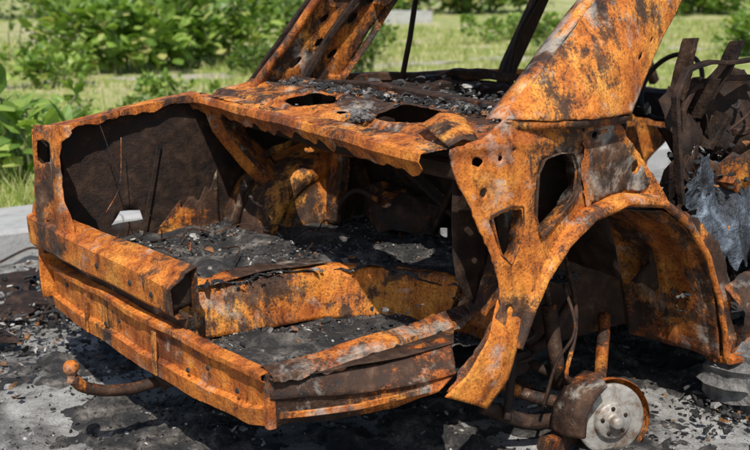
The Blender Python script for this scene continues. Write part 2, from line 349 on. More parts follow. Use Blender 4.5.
beam('bulkhead_brace',[(1.0,1.1,1.10),(1.18,.45,.66)],.03,.05,M_R7,car,seed=34)
beam('bulkhead_brace_2',[(1.0,.2,1.12),(1.18,.7,.62)],.03,.04,M_R4,car,seed=35)
def fz(x,y,z,amp,seed): return z+amp*noise.fractal(Vector((x*6+seed,y*6,seed)),.85,2.1,5)
def floorpanel(name,outer,z,mat,amp,seed,res=.022):
    return panel(name,outer,lambda x,y:(x,y,fz(x,y,z,amp,seed)),mat,car,res=res,crumple=.004,thick=.004,seed=seed,smooth=False)
FL=[(-.02,.60),(.30,.61),(.60,.60),(.74,.45),(.84,.20),(.86,-.02),(1.28,-.02),(1.28,1.5),(-.06,1.5)]
floorpanel('boot_floor',FL,.577,M_CHAR,.03,3.0)
floorpanel('boot_well_floor',[(.0,.0),(.88,.0),(.86,.24),(.76,.47),(.63,.62),(.0,.62)],.405,M_CHAR,.028,6.0)
strip('exposed_floor_edge',[[(.0,.60,.590),(.3,.615,.594),(.60,.61,.592)],[(.0,.68,.597),(.3,.70,.600),(.56,.69,.597)]],M_R3,car,nu=40,nv_=3,crumple=.014,ragged=.03,seed=36)
wl=[(-.02,.605),(.2,.612),(.45,.608),(.58,.60),(.66,.55),(.74,.45),(.80,.32),(.84,.18),(.86,0)]
strip('well_side_wall',[[(x,y-.03,.40) for x,y in wl],[(x,y-.015,.46) for x,y in wl],[(x,y,.56) for x,y in wl],[(x+.0,y+.015,.582) for x,y in wl],[(x+.02,y+.05,.588) for x,y in wl]],M_R2,car,nu=90,nv_=4,crumple=.018,seed=37)
strip('boot_rear_inner_wall',[line([0,.3,.6],lambda y:rearx(y)+.03,lambda y:.40),line([0,.3,.6],lambda y:rearx(y)+.025,lambda y:.475)],M_R3,car,nu=20,nv_=3,seed=38)
nr=[(-.005,0,.478),(.2,-.005,.485),(.45,.0,.50),(.70,.015,.515),(.90,.03,.525)]
strip('near_side_rail',[[(x,y+.045,z-.05) for x,y,z in nr],[(x,y+.045,z) for x,y,z in nr],[(x,y+.03,z+.012) for x,y,z in nr],[(x,y-.0,z+.006) for x,y,z in nr],[(x,y-.035,z-.006) for x,y,z in nr],[(x,y-.04,z-.03) for x,y,z in nr]],M_R8,car,nu=70,nv_=2,crumple=.012,smooth=False,seed=41,ragged=.015)
tl=[(-.005,-.01,.455),(.2,-.05,.455),(.4,-.10,.47),(.60,-.13,.49)]
ml=[(-.005,-.012,.39),(.2,-.07,.385),(.4,-.15,.40),(.56,-.20,.42)]
bl=[(0,-.005,.305),(.2,-.06,.30),(.36,-.13,.33),(.50,-.20,.38)]
ml2=[(-.005,-.022,.40),(.2,-.085,.395),(.4,-.165,.41),(.56,-.21,.43)]
strip('near_lower_side_skin',[[(x,y+.04,z+.005) for x,y,z in tl],tl,ml2,ml,bl,[(x,y+.04,z-.005) for x,y,z in bl]],M_R3,car,nu=60,nv_=4,crumple=.018,seed=43)
strip('rail_web',[[(x,y-.035,z-.02) for x,y,z in nr[:4]],[(x,y-.01,z+.005) for x,y,z in tl]],M_R4,car,nu=30,nv_=3,crumple=.012,seed=44)
beam('trim_strip_remnant',[(.02,-.035,.345),(.25,-.11,.345),(.46,-.20,.385)],.01,.02,M_R8,car,crumple=.008,seed=45,n=30)
def qy(x,z): return -.25+.03*math.sin(6*x)-.02*(z<.45)
HA=[(.625,.92),(.70,.945),(.745,.94),(.75,.885),(.735,.82),(.705,.765),(.665,.80)]
HB=[(.805,1.04),(.83,1.085),(.90,1.095),(.97,1.085),(1.0,1.03),(1.005,.96),(.97,.925),(.93,.905),(.86,.85),(.825,.83),(.80,.90)]
panel('near_quarter_frame',[(.47,1.135),(.60,1.16),(.67,1.21),(.80,1.205),(1.0,1.20),(1.19,1.19),(1.25,1.12),(1.31,1.05),(1.40,.96),(1.48,.86),
   (1.40,.885),(1.28,.905),(1.12,.895),(1.0,.855),(.90,.78),(.83,.69),(.78,.60),(.73,.48),(.615,.31),(.48,.40),(.60,.54),(.66,.65),(.65,.74),(.61,.85),(.56,.95),(.50,1.03)],
   lambda x,z:(x,qy(x,z)-.014*math.exp(-((x-.58-(z-.8)*-.4)/.022)**2)-.012*math.exp(-((z-1.135)/.015)**2),z),M_R2,car,
   holes=[HA,HB,ell(.575,1.09,.02,.016,0,10),ell(.60,1.00,.013,.013,0,10),ell(1.30,1.0,.018,.022,0,12),ell(.70,.62,.012,.018,0,10),ell(1.08,1.13,.016,.012,0,10)],
   res=.016,jag=.003,crumple=.016,thick=.004,seed=47,rust_holes=8)
def rim(name,poly,w,mat,seed):
    P=[(x,qy(x,z)-.004,z) for x,z in poly]+[(poly[0][0],qy(*poly[0])-.004,poly[0][1])]
    strip(name,[[(x,y-w,z) for x,y,z in P],P,[(x,y+.05,z) for x,y,z in P]],mat,car,nu=50,nv_=1,crumple=.010,seed=seed,ragged=.01)
rim('opening_flange_a',HA,.008,M_R3,1)
rim('opening_flange_b',HB,.010,M_R3,2)
panel('quarter_ash_plate',[(1.02,1.165),(1.17,1.16),(1.24,1.08),(1.37,.95),(1.36,.915),(1.20,.925),(1.06,.90),(1.03,1.0)],lambda x,z:(x,qy(x,z)-.010,z),M_R8,car,holes=[ell(1.30,1.0,.02,.024,0,12),ell(1.08,1.13,.018,.014,0,10)],res=.016,jag=.007,crumple=.016,thick=.002,seed=47)
strip('torn_quarter_strip',[[(.665,-.27,.655),(.60,-.30,.55),(.52,-.30,.44),(.455,-.28,.385)],[(.72,-.27,.66),(.67,-.31,.53),(.62,-.32,.41),(.55,-.30,.345)],[(.785,-.275,.64),(.735,-.30,.50),(.68,-.31,.40),(.61,-.29,.315)]],M_R1,car,nu=34,nv_=6,crumple=.014,seed=49)
panel('quarter_box_back',[(.60,1.10),(1.25,1.10),(1.30,.88),(.80,.80),(.70,.60),(.62,.70)],lambda x,z:(x,-.11+.02*math.sin(x*9),z),M_R7,car,res=.04,crumple=.02,seed=50)
beam('quarter_box_column',[(.78,-.17,1.18),(.77,-.17,.95),(.80,-.17,.78)],.05,.05,M_R6,car,seed=51)
lip=[(.73,.49),(.775,.60),(.83,.705),(.92,.80),(1.05,.875),(1.20,.905),(1.38,.88),(1.52,.79),(1.63,.66),(1.71,.50),(1.76,.34),(1.775,.235)]
L3=lambda y,s=1,dz=0:[(1.25+(x-1.25)*s,y,.30+(z-.30)*s+dz) for x,z in lip]
strip('wheel_arch_lip',[L3(-.30,.965),L3(-.315,.985),L3(-.305,1.015),L3(-.26,1.03),L3(-.20,1.0)],M_R2,car,nu=90,nv_=2,crumple=.012,seed=53)
strip('near_wheelhouse',[L3(-.29,.965),L3(-.24,.965),L3(-.235,.95),L3(-.10,.95),L3(-.08,.93),L3(.0,.93),L3(.08,.91),L3(.11,.86)],M_R6,car,nu=70,nv_=3,crumple=.016,seed=54)
iw=[(1.25+(x-1.25)*.90,.30+(z-.30)*.90) for x,z in lip]
panel('wheelhouse_inner_wall',iw+[(1.70,.28),(1.0,.28)],lambda x,z:(x,.135+.015*math.sin(x*7),z),M_R4,car,holes=[ell(1.12,.62,.05,.06),ell(1.02,.40,.08,.06)],res=.03,crumple=.012,seed=56)
panel('arch_front_flange',[(1.48,.86),(1.60,.80),(1.72,.70),(1.82,.52),(1.84,.36),(1.96,.33),(1.97,.27),(1.78,.23),(1.765,.34),(1.715,.50),(1.635,.67),(1.53,.80)],lambda x,z:(x,-.27,z),M_R3,car,res=.02,crumple=.018,seed=55,jag=.006)
def csheet(a,b):
    p0=Vector((.675,-.27,1.215)).lerp(Vector((1.22,-.27,1.195)),a); p1=Vector((1.20,-.16,1.60)).lerp(Vector((1.66,-.10,1.60)),a)
    p=p0.lerp(p1,b); p.y-= .05*math.sin(math.pi*a)*(1-b*.5); return p
panel('near_c_pillar_sheet',[(-.02,.0),(.3,-.02),(.8,-.01),(1.02,.0),(1.01,.5),(1.0,1.0),(0,1),(.0,.5)],lambda a,b:csheet(a,b),M_R9,car,res=.035,jag=.005,crumple=.012,seed=57,holes=[ell(.80,.42,.02,.03,0,10),ell(.86,.55,.015,.02,0,8)])
strip('c_pillar_rear_fold',[[csheet(0,b) for b in (0,.5,1)],[csheet(0,b)+Vector((-.025,.02,0)) for b in (0,.5,1)],[csheet(0,b)+Vector((-.02,.07,-.01)) for b in (0,.5,1)]],M_R8,car,nu=30,nv_=2,seed=58)
strip('c_pillar_base_seam',[[csheet(a,-.02)+Vector((0,-.006,0)) for a in (0,.5,1)],[csheet(a,-.05)+Vector((0,.004,-.012)) for a in (0,.5,1)]],M_R4,car,nu=30,nv_=2,seed=59,crumple=.012)
beam('c_pillar_inner',[(1.25,-.20,1.19),(1.45,-.13,1.40),(1.64,-.06,1.60)],.06,.05,M_R4,car,seed=59)
def fc(a,b):
    p0=Vector((.74,1.46,1.15)).lerp(Vector((1.20,1.46,1.17)),a); p1=Vector((1.10,1.38,1.62)).lerp(Vector((1.52,1.38,1.62)),a)
    return p0.lerp(p1,b)
panel('far_c_pillar',[(0,0),(.5,-.02),(1,0),(1,1),(0,1)],fc,M_R3,car,holes=[ell(.30,.25,.05,.05,0,10),ell(.42,.42,.04,.04,0,10),ell(.68,.30,.04,.05,0,10),ell(.66,.62,.05,.05,0,10),ell(.30,.65,.04,.04,0,10),ell(.75,.8,.05,.04,0,10)],res=.04,crumple=.02,seed=61)
panel('far_c_pillar_backing',[(.05,0),(.95,0),(.95,1),(.05,1)],lambda a,b:fc(a,b)+Vector((0,.07,0)),M_R7,car,res=.06,crumple=.02,seed=60)
strip('far_c_pillar_edge',[[fc(0,b)+Vector((0,-.01,0)) for b in (0,.5,1)],[fc(0,b)+Vector((-.02,-.05,.0)) for b in (0,.5,1)],[fc(.07,b)+Vector((0,-.05,0)) for b in (0,.5,1)]],M_R2,car,nu=30,nv_=2,seed=62,crumple=.010)
strip('far_c_pillar_front_edge',[[fc(1,b)+Vector((0,-.01,0)) for b in (0,.5,1)],[fc(1,b)+Vector((.02,-.04,.0)) for b in (0,.5,1)]],M_R3,car,nu=30,nv_=2,seed=63,crumple=.010)
beam('far_c_pillar_stiffener',[fc(.55,0)+Vector((0,-.03,0)),fc(.5,.5)+Vector((0,-.03,0)),fc(.5,1)+Vector((0,-.03,0))],.02,.03,M_R7,car,seed=63,crumple=.008)
tube('far_door_window_strut',[(1.54,1.42,1.16),(1.57,1.40,1.35),(1.60,1.38,1.60)],.013,M_R7,car,smoothpath=False,n=8)
beam('far_b_pillar',[(2.16,1.44,.3),(2.20,1.44,1.16),(2.40,1.36,1.62)],.05,.09,M_R4,car,seed=64,n=24)
tube('far_b_pillar_belt_guide',[(2.14,1.36,1.1),(2.20,1.35,1.35),(2.34,1.32,1.58)],.012,M_R7,car,n=8)
beam('far_belt_rail',[(1.15,1.47,1.18),(1.7,1.48,1.165),(2.25,1.48,1.15),(3.2,1.46,1.05)],.05,.045,M_R3,car,seed=65,crumple=.014,n=40)
panel('far_doors_skin',[(1.9,.30),(1.9,1.14),(3.2,1.03),(3.2,.28)],lambda x,z:(x,1.55-.05*abs(z-.7),z),M_R4,car,res=.09,crumple=.03,seed=66)
panel('roof_sheet',[(1.30,0),(1.30,1.32),(2.9,1.30),(2.9,.0)],lambda x,y:(x,y,1.615+.03*math.sin((x-1.2)*1.8)),M_R3,car,res=.09,crumple=.02,seed=67)
for s,y0,y1 in (('near',-.06,-.02),('far',1.38,1.34)):
    beam(s+'_roof_rail',[(1.12,y0,1.62),(1.9,y1,1.66),(2.9,y1,1.62)],.06,.05,M_R3,car,seed=68)
    beam(s+'_a_pillar',[(2.9,y1,1.62),(3.35,y0+(-.12 if s=='near' else .1),1.05)],.05,.05,M_R4,car,seed=69)
beam('near_b_pillar',[(2.16,-.24,.28),(2.20,-.24,1.1),(2.38,-.06,1.62)],.05,.10,M_R4,car,seed=70,n=24)
beam('near_sill',[(1.78,-.24,.27),(2.6,-.25,.26),(3.4,-.25,.26)],.10,.11,M_R3,car,seed=71)
# rear door, burnt out and twisted in its opening
beam('torn_door_frame',[(1.60,-.20,.84),(1.575,-.19,1.05),(1.56,-.17,1.22),(1.63,-.15,1.30),(1.78,-.14,1.33),(2.0,-.14,1.33),(2.2,-.14,1.31)],.03,.016,M_R7,car,crumple=.016,n=44,seed=72)
beam('torn_door_frame_inner',[(1.68,-.12,.80),(1.70,-.11,1.0),(1.69,-.10,1.15),(1.76,-.09,1.23),(1.95,-.08,1.26),(2.2,-.08,1.24)],.02,.022,M_R4,car,crumple=.016,n=40,seed=73)
panel('torn_door_inner_panel',[(1.60,.50),(1.62,.9),(1.66,1.18),(1.74,1.26),(2.0,1.28),(2.35,1.24),(2.4,.5)],lambda x,z:(x,-.04+.04*math.sin(x*14)+.03*math.sin(z*17),z),M_R7,car,holes=[[(1.84,1.02),(1.85,1.10),(1.96,1.12),(1.97,1.03)],ell(1.78,.94,.02,.02)],res=.03,jag=.015,crumple=.08,seed=74)
panel('torn_door_outer_remnant',[(1.66,.84),(1.70,1.00),(1.78,1.05),(1.85,.98),(1.98,1.02),(2.2,1.05),(2.2,.86),(1.9,.80)],lambda x,z:(x,-.13+.04*math.sin(x*11),z),M_R4,car,res=.025,jag=.02,crumple=.08,seed=78)
rr=random.Random(5)
for i in range(44):
    a=Vector((rr.uniform(1.64,2.3),rr.uniform(-.16,.0),rr.uniform(.35,1.22))); d=Vector((rr.gauss(0,.10),rr.gauss(0,.06),rr.gauss(0,.12)))
    mt=[M_R4,M_R7,M_R7,M_R3,M_R7,M_BLACK,M_R3][i%7]
    if i%3: tube('door_rod_%d'%i,[a,a+d*.5+Vector((rr.gauss(0,.02),rr.gauss(0,.02),rr.gauss(0,.02))),a+d],rr.uniform(.003,.009),mt,car,n=6,crumple=.006)
    else: beam('door_bracket_%d'%i,[a,a+d],rr.uniform(.03,.09),rr.uniform(.006,.03),mt,car,crumple=.03,seed=i)
chunks('door_rubble',[(rr.uniform(1.64,2.3),-.13+rr.gauss(0,.04),rr.uniform(.40,1.05)) for _ in range(420)],M_FLK,car,.006,.03,.4)
strip('melted_trim',[[(1.64,-.14,.86),(1.78,-.12,.90),(2.05,-.09,.92)],[(1.70,-.17,.77),(1.84,-.16,.80),(2.1,-.14,.82)],[(1.77,-.20,.68),(1.88,-.2,.70),(2.1,-.18,.70)],[(1.82,-.19,.60),(1.92,-.2,.59),(2.1,-.18,.58)]],M_ALU,car,nu=80,nv_=16,crumple=.13,seed=74,smooth=False,ragged=.05)
strip('sill_torn_plate',[[(1.74,-.26,.52),(1.86,-.27,.54),(2.0,-.27,.52)],[(1.78,-.32,.45),(1.88,-.33,.46),(2.05,-.33,.45)],[(1.80,-.30,.36),(1.9,-.31,.36),(2.05,-.31,.36)]],M_R6,car,nu=40,nv_=8,crumple=.06,seed=75,ragged=.02)
beam('sill_bracket',[(1.76,-.31,.245),(1.90,-.33,.25),(2.02,-.33,.285)],.05,.025,M_R2,car,side=(0,1,0),seed=76,crumple=.012)
def seat(y,x,nm):
    tube(nm+'_frame',[(x,y-.2,.45),(x+.10,y-.22,.9),(x+.0,y-.16,1.10),(x-.03,y,1.14),(x+.0,y+.16,1.10),(x+.10,y+.22,.9),(x,y+.2,.45)],.018,M_R7,car,n=8,crumple=.008)
    for i in range(7): tube(nm+'_spring_%d'%i,[(x+.08,y-.2,.5+.09*i),(x+.04,y-.07,.52+.09*i),(x+.05,y+.07,.49+.09*i),(x+.08,y+.2,.5+.09*i)],.005,M_R4,car,n=6)
    beam(nm+'_base',[(x,y,.42),(x+.5,y,.42)],.42,.06,M_R7,car,crumple=.02)
    panel(nm+'_backrest_shell',[(y-.19,.5),(y-.21,.9),(y-.15,1.08),(y+.15,1.08),(y+.21,.9),(y+.19,.5)],lambda a,b,x=x:(x+.09-.08*max(0,b-.9),a,b),M_R7,car,res=.05,crumple=.03)
seat(.30,2.5,'front_seat_r'); seat(1.05,2.3,'front_seat_l')
panel('cabin_floor',[(1.28,.16),(1.28,1.5),(3.5,1.5),(3.5,-.2),(1.82,-.2),(1.82,.16)],lambda x,y:(x,y,.34+.03*noise.noise(Vector((x*5,y*5,0)))),M_CHAR,car,res=.08,crumple=.02,seed=80)
beam('rear_seat_debris',[(1.3,1.35,1.12),(1.5,1.0,1.17),(1.6,.6,1.17),(1.5,.1,1.15)],.09,.03,M_R7,car,crumple=.05,n=50)
beam('rear_seat_debris_2',[(1.6,1.35,1.15),(1.75,1.1,1.20),(1.85,.8,1.19),(2.0,.5,1.18)],.07,.03,M_R4,car,crumple=.05,n=50)
chunks('rear_seat_rubble',[(random.uniform(1.15,1.7),random.uniform(0,1.4),1.15+random.gauss(0,.02)) for _ in range(500)],M_FLK,car,.01,.04)
beam('dashboard_beam',[(3.15,-.15,.95),(3.1,.6,1.0),(3.15,1.4,.95)],.12,.16,M_R7,car,side=(1,0,0),crumple=.03)
revolve('steering_wheel_rim',[(.18+.013*math.cos(t),.013*math.sin(t)) for t in [6.283*i/8 for i in range(9)]],(2.95,1.02,1.08),(-.9,0,.45),M_R7,car,n=30)
panel('bonnet',[(3.3,-.12),(3.3,1.42),(4.15,1.36),(4.2,.65),(4.15,-.06)],lambda x,y:(x,y,1.02-.12*(x-3.3)),M_R1,car,res=.09,crumple=.03,seed=82)
for s,y,q in (('near',-.27,1),('far',1.57,-1)):
    panel(s+'_front_wing',[(3.2,.3),(3.2,1.02),(4.1,.92),(4.28,.75),(4.28,.35),(4.08,.35),(4.0,.58),(3.82,.70),(3.6,.70),(3.42,.58),(3.36,.3)],lambda x,z,y=y,q=q:(x,y+q*.03*abs(z-.7)+q*.1*max(0,x-4.0),z),M_R3,car,res=.07,crumple=.02,seed=83)
panel('front_panel',[(-.1,.35),(-.1,.80),(1.4,.80),(1.4,.35)],lambda y,z:(4.26-.05*abs(y-.65)+.03*math.sin(z*8),y,z),M_R3,car,res=.07,crumple=.02,seed=84,holes=[ell(.15,.65,.11,.08),ell(1.15,.65,.11,.08),[(.4,.5),(.9,.5),(.9,.62),(.4,.62)]])
panel('under_floor',[(.05,.05),(.05,1.5),(3.6,1.5),(3.6,-.1),(1.8,-.1),(1.75,.16),(.9,.16),(.8,.05)],lambda x,y:(x,y,.30),M_BLACK,car,res=.12,crumple=.015)
def brake(nm,c,s):
    near=nm=='rear_near_brake'
    ax=Vector((0,s,0)) if not near else Vector((-.34,-1,.08)).normalized(); k=ax; cc=Vector(c); a1=ax.orthogonal().normalized(); b1=ax.cross(a1)
    revolve(nm+'_disc',[(.045,.0),(.060,.001),(.062,.0),(.112,.0),(.124,.0),(.127,-.004),(.127,-.018),(.120,-.020),(.05,-.02)],cc,ax,M_BRAKE,car,n=56,crumple=.002)
    revolve(nm+'_hat',[(.0001,.035),(.020,.036),(.024,.030),(.029,.024),(.060,.022),(.067,.016),(.069,-.004)],cc,ax,M_BRAKE,car,n=40,crumple=.002)
    revolve(nm+'_hub_cap',[(.0001,.058),(.016,.056),(.023,.048),(.025,.02)],cc,ax,M_BRAKE,car,n=24)
    for i in range(5):
        a=6.283*i/5+.3; q=cc+(a1*math.cos(a)+b1*math.sin(a))*.046
        revolve(nm+'_stud_%d'%i,[(.0001,.026),(.007,.026),(.008,.02)],q,ax,M_R7,car,n=10)
    revolve(nm+'_dust_shield',[(.03,-.045),(.10,-.045),(.140,-.04),(.150,-.01),(.147,.004)],cc,ax,M_R2,car,n=40,crumple=.006,arc=(rad(0),rad(360)) if s>0 else (rad(60),rad(290)))
    tube(nm+'_hub_carrier',[cc-k*.04,cc-k*.10,cc-k*.18],.055,M_R4,car,n=14,crumple=.02)
brake('rear_near_brake',(1.205,-.27,.130),-1)
strip('rear_near_brake_caliper',[[(1.025,-.16,.10),(1.03,-.17,.19),(1.07,-.18,.26),(1.14,-.19,.295)],[(1.015,-.24,.10),(1.02,-.25,.19),(1.065,-.25,.265),(1.14,-.25,.305)],[(1.045,-.30,.11),(1.05,-.30,.185),(1.085,-.30,.24),(1.14,-.30,.275)]],M_R3,car,nu=20,nv_=3,crumple=.010,thick=.018,seed=90)
beam('brake_backing_arm',[(1.16,-.16,.05),(1.02,-.2,.06),(.93,-.22,.09)],.05,.05,M_R6,car,crumple=.02,seed=91,n=24)
brake('rear_far_brake',(1.20,1.48,.14),1)
brake('front_near_brake',(3.70,-.20,.14),-1)
brake('front_far_brake',(3.70,1.48,.14),1)
beam('rear_crossmember',[(1.0,-.02,.30),(1.05,.65,.26),(1.0,1.35,.30)],.08,.08,M_R7,car,side=(1,0,0))
for i,(a,b,r) in enumerate([((1.18,-.16,.14),(.84,.10,.30),.022),((1.15,-.14,.10),(.80,-.05,.20),.026),((1.28,-.14,.16),(1.55,.10,.36),.024),((1.2,-.12,.2),(1.0,.3,.40),.018),((1.2,-.12,.09),(1.1,.5,.26),.022),((.86,-.12,.16),(.98,.0,.46),.016),((1.05,.02,.30),(1.35,.08,.46),.02)]):
    m=(Vector(a)+Vector(b))/2+Vector((0,0,-.03)); tube('suspension_arm_%d'%i,[a,m,b],r,[M_R3,M_R4,M_R6,M_R7,M_R4,M_R7,M_R4][i],car,n=10,crumple=.012)
tube('damper_body',[(1.14,-.08,.20),(1.12,-.03,.50)],.028,M_R4,car,smoothpath=False,n=14)
tube('damper_rod',[(1.12,-.03,.50),(1.10,.02,.72)],.012,M_R3,car,smoothpath=False,n=10)
sp=[(1.03+.055*math.cos(t),.02+.055*math.sin(t),.26+.012*t) for t in [i*.5 for i in range(56)]]
tube('coil_spring',sp,.008,M_R4,car,n=6,smoothpath=False)
tube('brake_hose',[(1.16,-.17,.2),(1.05,-.2,.3),(1.10,-.18,.42),(1.2,-.08,.5),(1.22,0,.66)],.008,M_R3,car,n=8)
tube('loose_cable',[(.98,-.16,.18),(1.02,-.18,.35),(1.08,-.2,.46),(1.10,-.12,.60)],.006,M_R4,car,n=8)
tube('exhaust_pipe',[(.2,.2,.24),(.6,.25,.26),(1.4,.4,.24),(2.6,.45,.25)],.028,M_R4,car,n=10)
tube('tow_bar_neck',[(.05,.72,.25),(-.03,.74,.225),(-.13,.75,.215),(-.23,.75,.232),(-.30,.75,.262),(-.335,.75,.30)],.021,M_R3,car,n=14,crumple=.004)
revolve('tow_ball',[(.0001,.028)]+[(.027*math.sin(t),.027*math.cos(t)) for t in [.3+i*.28 for i in range(9)]]+[(.014,-.035),(.018,-.05)],(-.338,.75,.338),(0,0,1),M_R2,car,n=24)
beam('tow_bar_mount',[(.02,.70,.26),(-.04,.72,.235)],.07,.06,M_R3,car,seed=95)
beam('tow_bar_bracket',[(-.01,.60,.30),(-.02,.84,.30)],.03,.05,M_R3,car,side=(1,0,0),seed=96)

# ---- charred debris in the boot
pos=[];big=[]
WL=[(.0,.02),(.84,.02),(.83,.2),(.73,.44),(.6,.58),(.0,.58)]
for _ in range(19000):
    x=random.uniform(0,1.24); y=random.uniform(.0,1.48)
    iw_=inside((x,y),WL)
    if random.random()>.42+1.1*noise.noise(Vector((x*4,y*4,2))): continue
    z=fz(x,y,.405,.028,6.0) if iw_ else fz(x,y,.577,.03,3.0)
    (pos if random.random()<.96 else big).append((x,y,z+.003))
chunks('boot_char_flakes',pos,M_FLK,car,.002,.012,.5)
chunks('boot_char_pieces',[(x,y,z+.006) for x,y,z in big],M_FLK,car,.008,.036,.3)
for i in range(16):
    x=random.uniform(.1,1.1); y=random.uniform(.68,1.35); a=random.uniform(0,3.14); L=random.uniform(.04,.12)
    tube('burnt_wire_%d'%i,[(x,y,.60),(x+L*math.cos(a),y+L*math.sin(a),.625),(x+2*L*math.cos(a+.4),y+2*L*math.sin(a+.4),.60)],.003,[M_R4,M_R3,M_R7][i%3],car,n=5)
pos=[(random.uniform(.5,.98),random.uniform(-.1,1.45)) for _ in range(1400)]
okh=lambda x,y:not (((x-.72)/.09)**2+((y-.9)/.14)**2<1 or ((x-.74)/.10)**2+((y-.29)/.16)**2<1)
chunks('shelf_flakes',[(x,y,shz(x,y)+.002) for x,y in pos if okh(x,y) and noise.noise(Vector((x*6,y*4,9)))>-.05],M_FLK,car,.002,.010,.25)
chunks('shelf_grey_lump',[(.62+random.gauss(0,.014),.42+random.gauss(0,.032),1.145+abs(random.gauss(0,.016))) for _ in range(120)],M_TYRE,car,.006,.02,.7)

ty=empty('burnt_tyre_remnant')
rings=[]
for i in range(34):
    a=rad(-40+i*8.6); r0=.19; k=1.10 if i%3==0 else .94
    rings.append([Vector((1.93+r*math.cos(a)*.72,-.30+o,.155+r*math.sin(a)*.80)) for r,o in [(r0*.55,-.08),(r0*k*.9,-.10),(r0*k*1.05,-.04),(r0*k*1.05,.04),(r0*k*.9,.10),(r0*.55,.08)]])
loft('tread_blocks',rings,M_TYRE,ty,closed=True,crumple=.05,thick=0,cap=True,smooth=False)
chunks('wire_and_ash',[(1.9+random.gauss(0,.14),-.34+random.gauss(0,.12),.02+abs(random.gauss(0,.02))) for _ in range(500)],M_FLG,ty,.006,.03)

# ================================================================= GROUND
def groundmat():
    m,nt,b=newmat('scorched_asphalt'); v=coords(nt)
    n1=noise_n(nt,v,1.5,7,.68,.7); n2=noise_n(nt,v,10,6,.72); n3=noise_n(nt,v,130,3,.7)
    c=ramp(nt,n1,[(.36,(.05,.047,.044)),(.45,(.17,.162,.152)),(.53,(.32,.31,.29)),(.67,(.45,.44,.42))])
    c=mixc(nt,.9,c,ramp(nt,n2,[(.34,(.18,.17,.17)),(.45,(.75,.74,.73)),(.6,(1.05,1.05,1.03)),(.72,(1.3,1.29,1.25))]),'MULTIPLY')
    c=mixc(nt,.7,c,ramp(nt,n3,[(.35,(.4,.4,.4)),(.6,(1.15,1.15,1.15))]),'MULTIPLY')
    nt.links.new(c,b.inputs['Base Color']); b.inputs['Roughness'].default_value=.92
    bump(nt,b,[(n2,.02),(n3,.006)],.7); return m
M_GND=groundmat()
def grid(name,x0,x1,y0,y1,nx,ny,zf,mat,smooth=True):
    V=[];F=[]
    for j in range(ny+1):
        for i in range(nx+1):
            x=x0+(x1-x0)*i/nx; y=y0+(y1-y0)*j/ny; V.append((x,y,zf(x,y)))
    for j in range(ny):
        for i in range(nx): a=j*(nx+1)+i; F.append((a,a+1,a+nx+2,a+nx+1))
    return mkobj(name,V,F,mat,None,smooth)
def grassmat():
    m,nt,b=newmat('dry_grass_ground'); v=coords(nt)
    n1=noise_n(nt,v,.7,7,.70,.5); n2=noise_n(nt,v,7,5,.75)
    c=ramp(nt,n1,[(.36,(.20,.27,.055)),(.47,(.34,.38,.10)),(.54,(.46,.43,.21)),(.66,(.57,.50,.34))])
    c=mixc(nt,.8,c,ramp(nt,n2,[(.3,(.35,.35,.35)),(.7,(1.3,1.3,1.2))]),'MULTIPLY')
    nt.links.new(c,b.inputs['Base Color']); b.inputs['Roughness'].default_value=1
    bump(nt,b,[(n2,.06)],.8); return m
M_GRS=grassmat()
grid('ground',-300,400,-200,500,60,60,lambda x,y:-.02,M_GRS)
grid('road',-12,16,-9,3.56,160,120,lambda x,y:.004*noise.noise(Vector((x*3,y*3,0))),M_GND)
def prox(x,y): return math.exp(-(max(0,-.05-x,x-4.3)**2+max(0,-.2-y,y-1.7)**2)/.16)
def mz(x,y): return -.042+.052*prox(x,y)+.06*noise.fractal(Vector((x*2.6,y*2.6,3)),.8,2.1,6)*(.38+.8*prox(x,y))
grid('char_mounds',-1.6,3.0,-1.2,3.3,260,250,mz,M_CHAR,False)
def gz(x,y): return .17+.05*noise.noise(Vector((x*.8,y*.8,0)))
grid('grass_verge',-14,60,4.2,75,150,150,gz,M_GRS)
M_DIRT=flat('dirt_path',[(.3,(.34,.30,.22)),(.55,(.46,.41,.32)),(.75,(.54,.48,.38))],3,.95,.03,det=6)
V=[];F=[];nx=300
for i in range(nx+1):
    x=-14+54*i/nx; w1=11.9+.5*noise.noise(Vector((x*.8,0,0))); w2=12.8+.5*noise.noise(Vector((x*.7,5,0)))
    for j in range(5): y=w1+(w2-w1)*j/4; V.append((x,y,gz(x,y)+.006+.06*noise.noise(Vector((x*1.5,y*1.5,0)))))
for i in range(nx):
    for j in range(4): a=i*5+j; F.append((a,a+1,a+6,a+5))
mkobj('path',V,F,M_DIRT,None,True)
ke=empty('kerb')
x=-10
while x<15:
    L=1.0; p=[(3.55,.0),(3.55,.175),(3.575,.20),(4.2,.205),(4.24,.20),(4.24,.0)]
    j=random.uniform(-.006,.006); rings=[[(xx,y+j,z+j*.5) for y,z in p] for xx in (x+.005,x+.25,x+.5,x+.75,x+L-.005)]
    loft('kerb_stone_%d'%int(x+10),rings,M_CONC,ke,closed=True,crumple=.008,thick=0,cap=True,smooth=False); x+=L
chunks('kerb_grit',[(random.uniform(-1,4),3.5-abs(random.gauss(0,.12)),.006) for _ in range(900)],M_FLG,None,.003,.02)
pos=[]
for _ in range(52000):
    x=random.uniform(-2.0,3.2); y=random.uniform(-1.6,3.4)
    d=noise.noise(Vector((x*2,y*2,5)))+.6*noise.noise(Vector((x*7,y*7,1)))
    if random.random()<prox(x,y)*.9*(.45+d)+.12*(1+2.2*d):
        pos.append((x,y,max(.002,mz(x,y))+.002))
chunks('ground_char_debris',pos,M_FLG,None,.002,.015,.45)
chunks('ground_char_pieces',random.sample(pos,420),M_FLG,None,.010,.042,.25)
grp=empty('scorched_panels_heap')
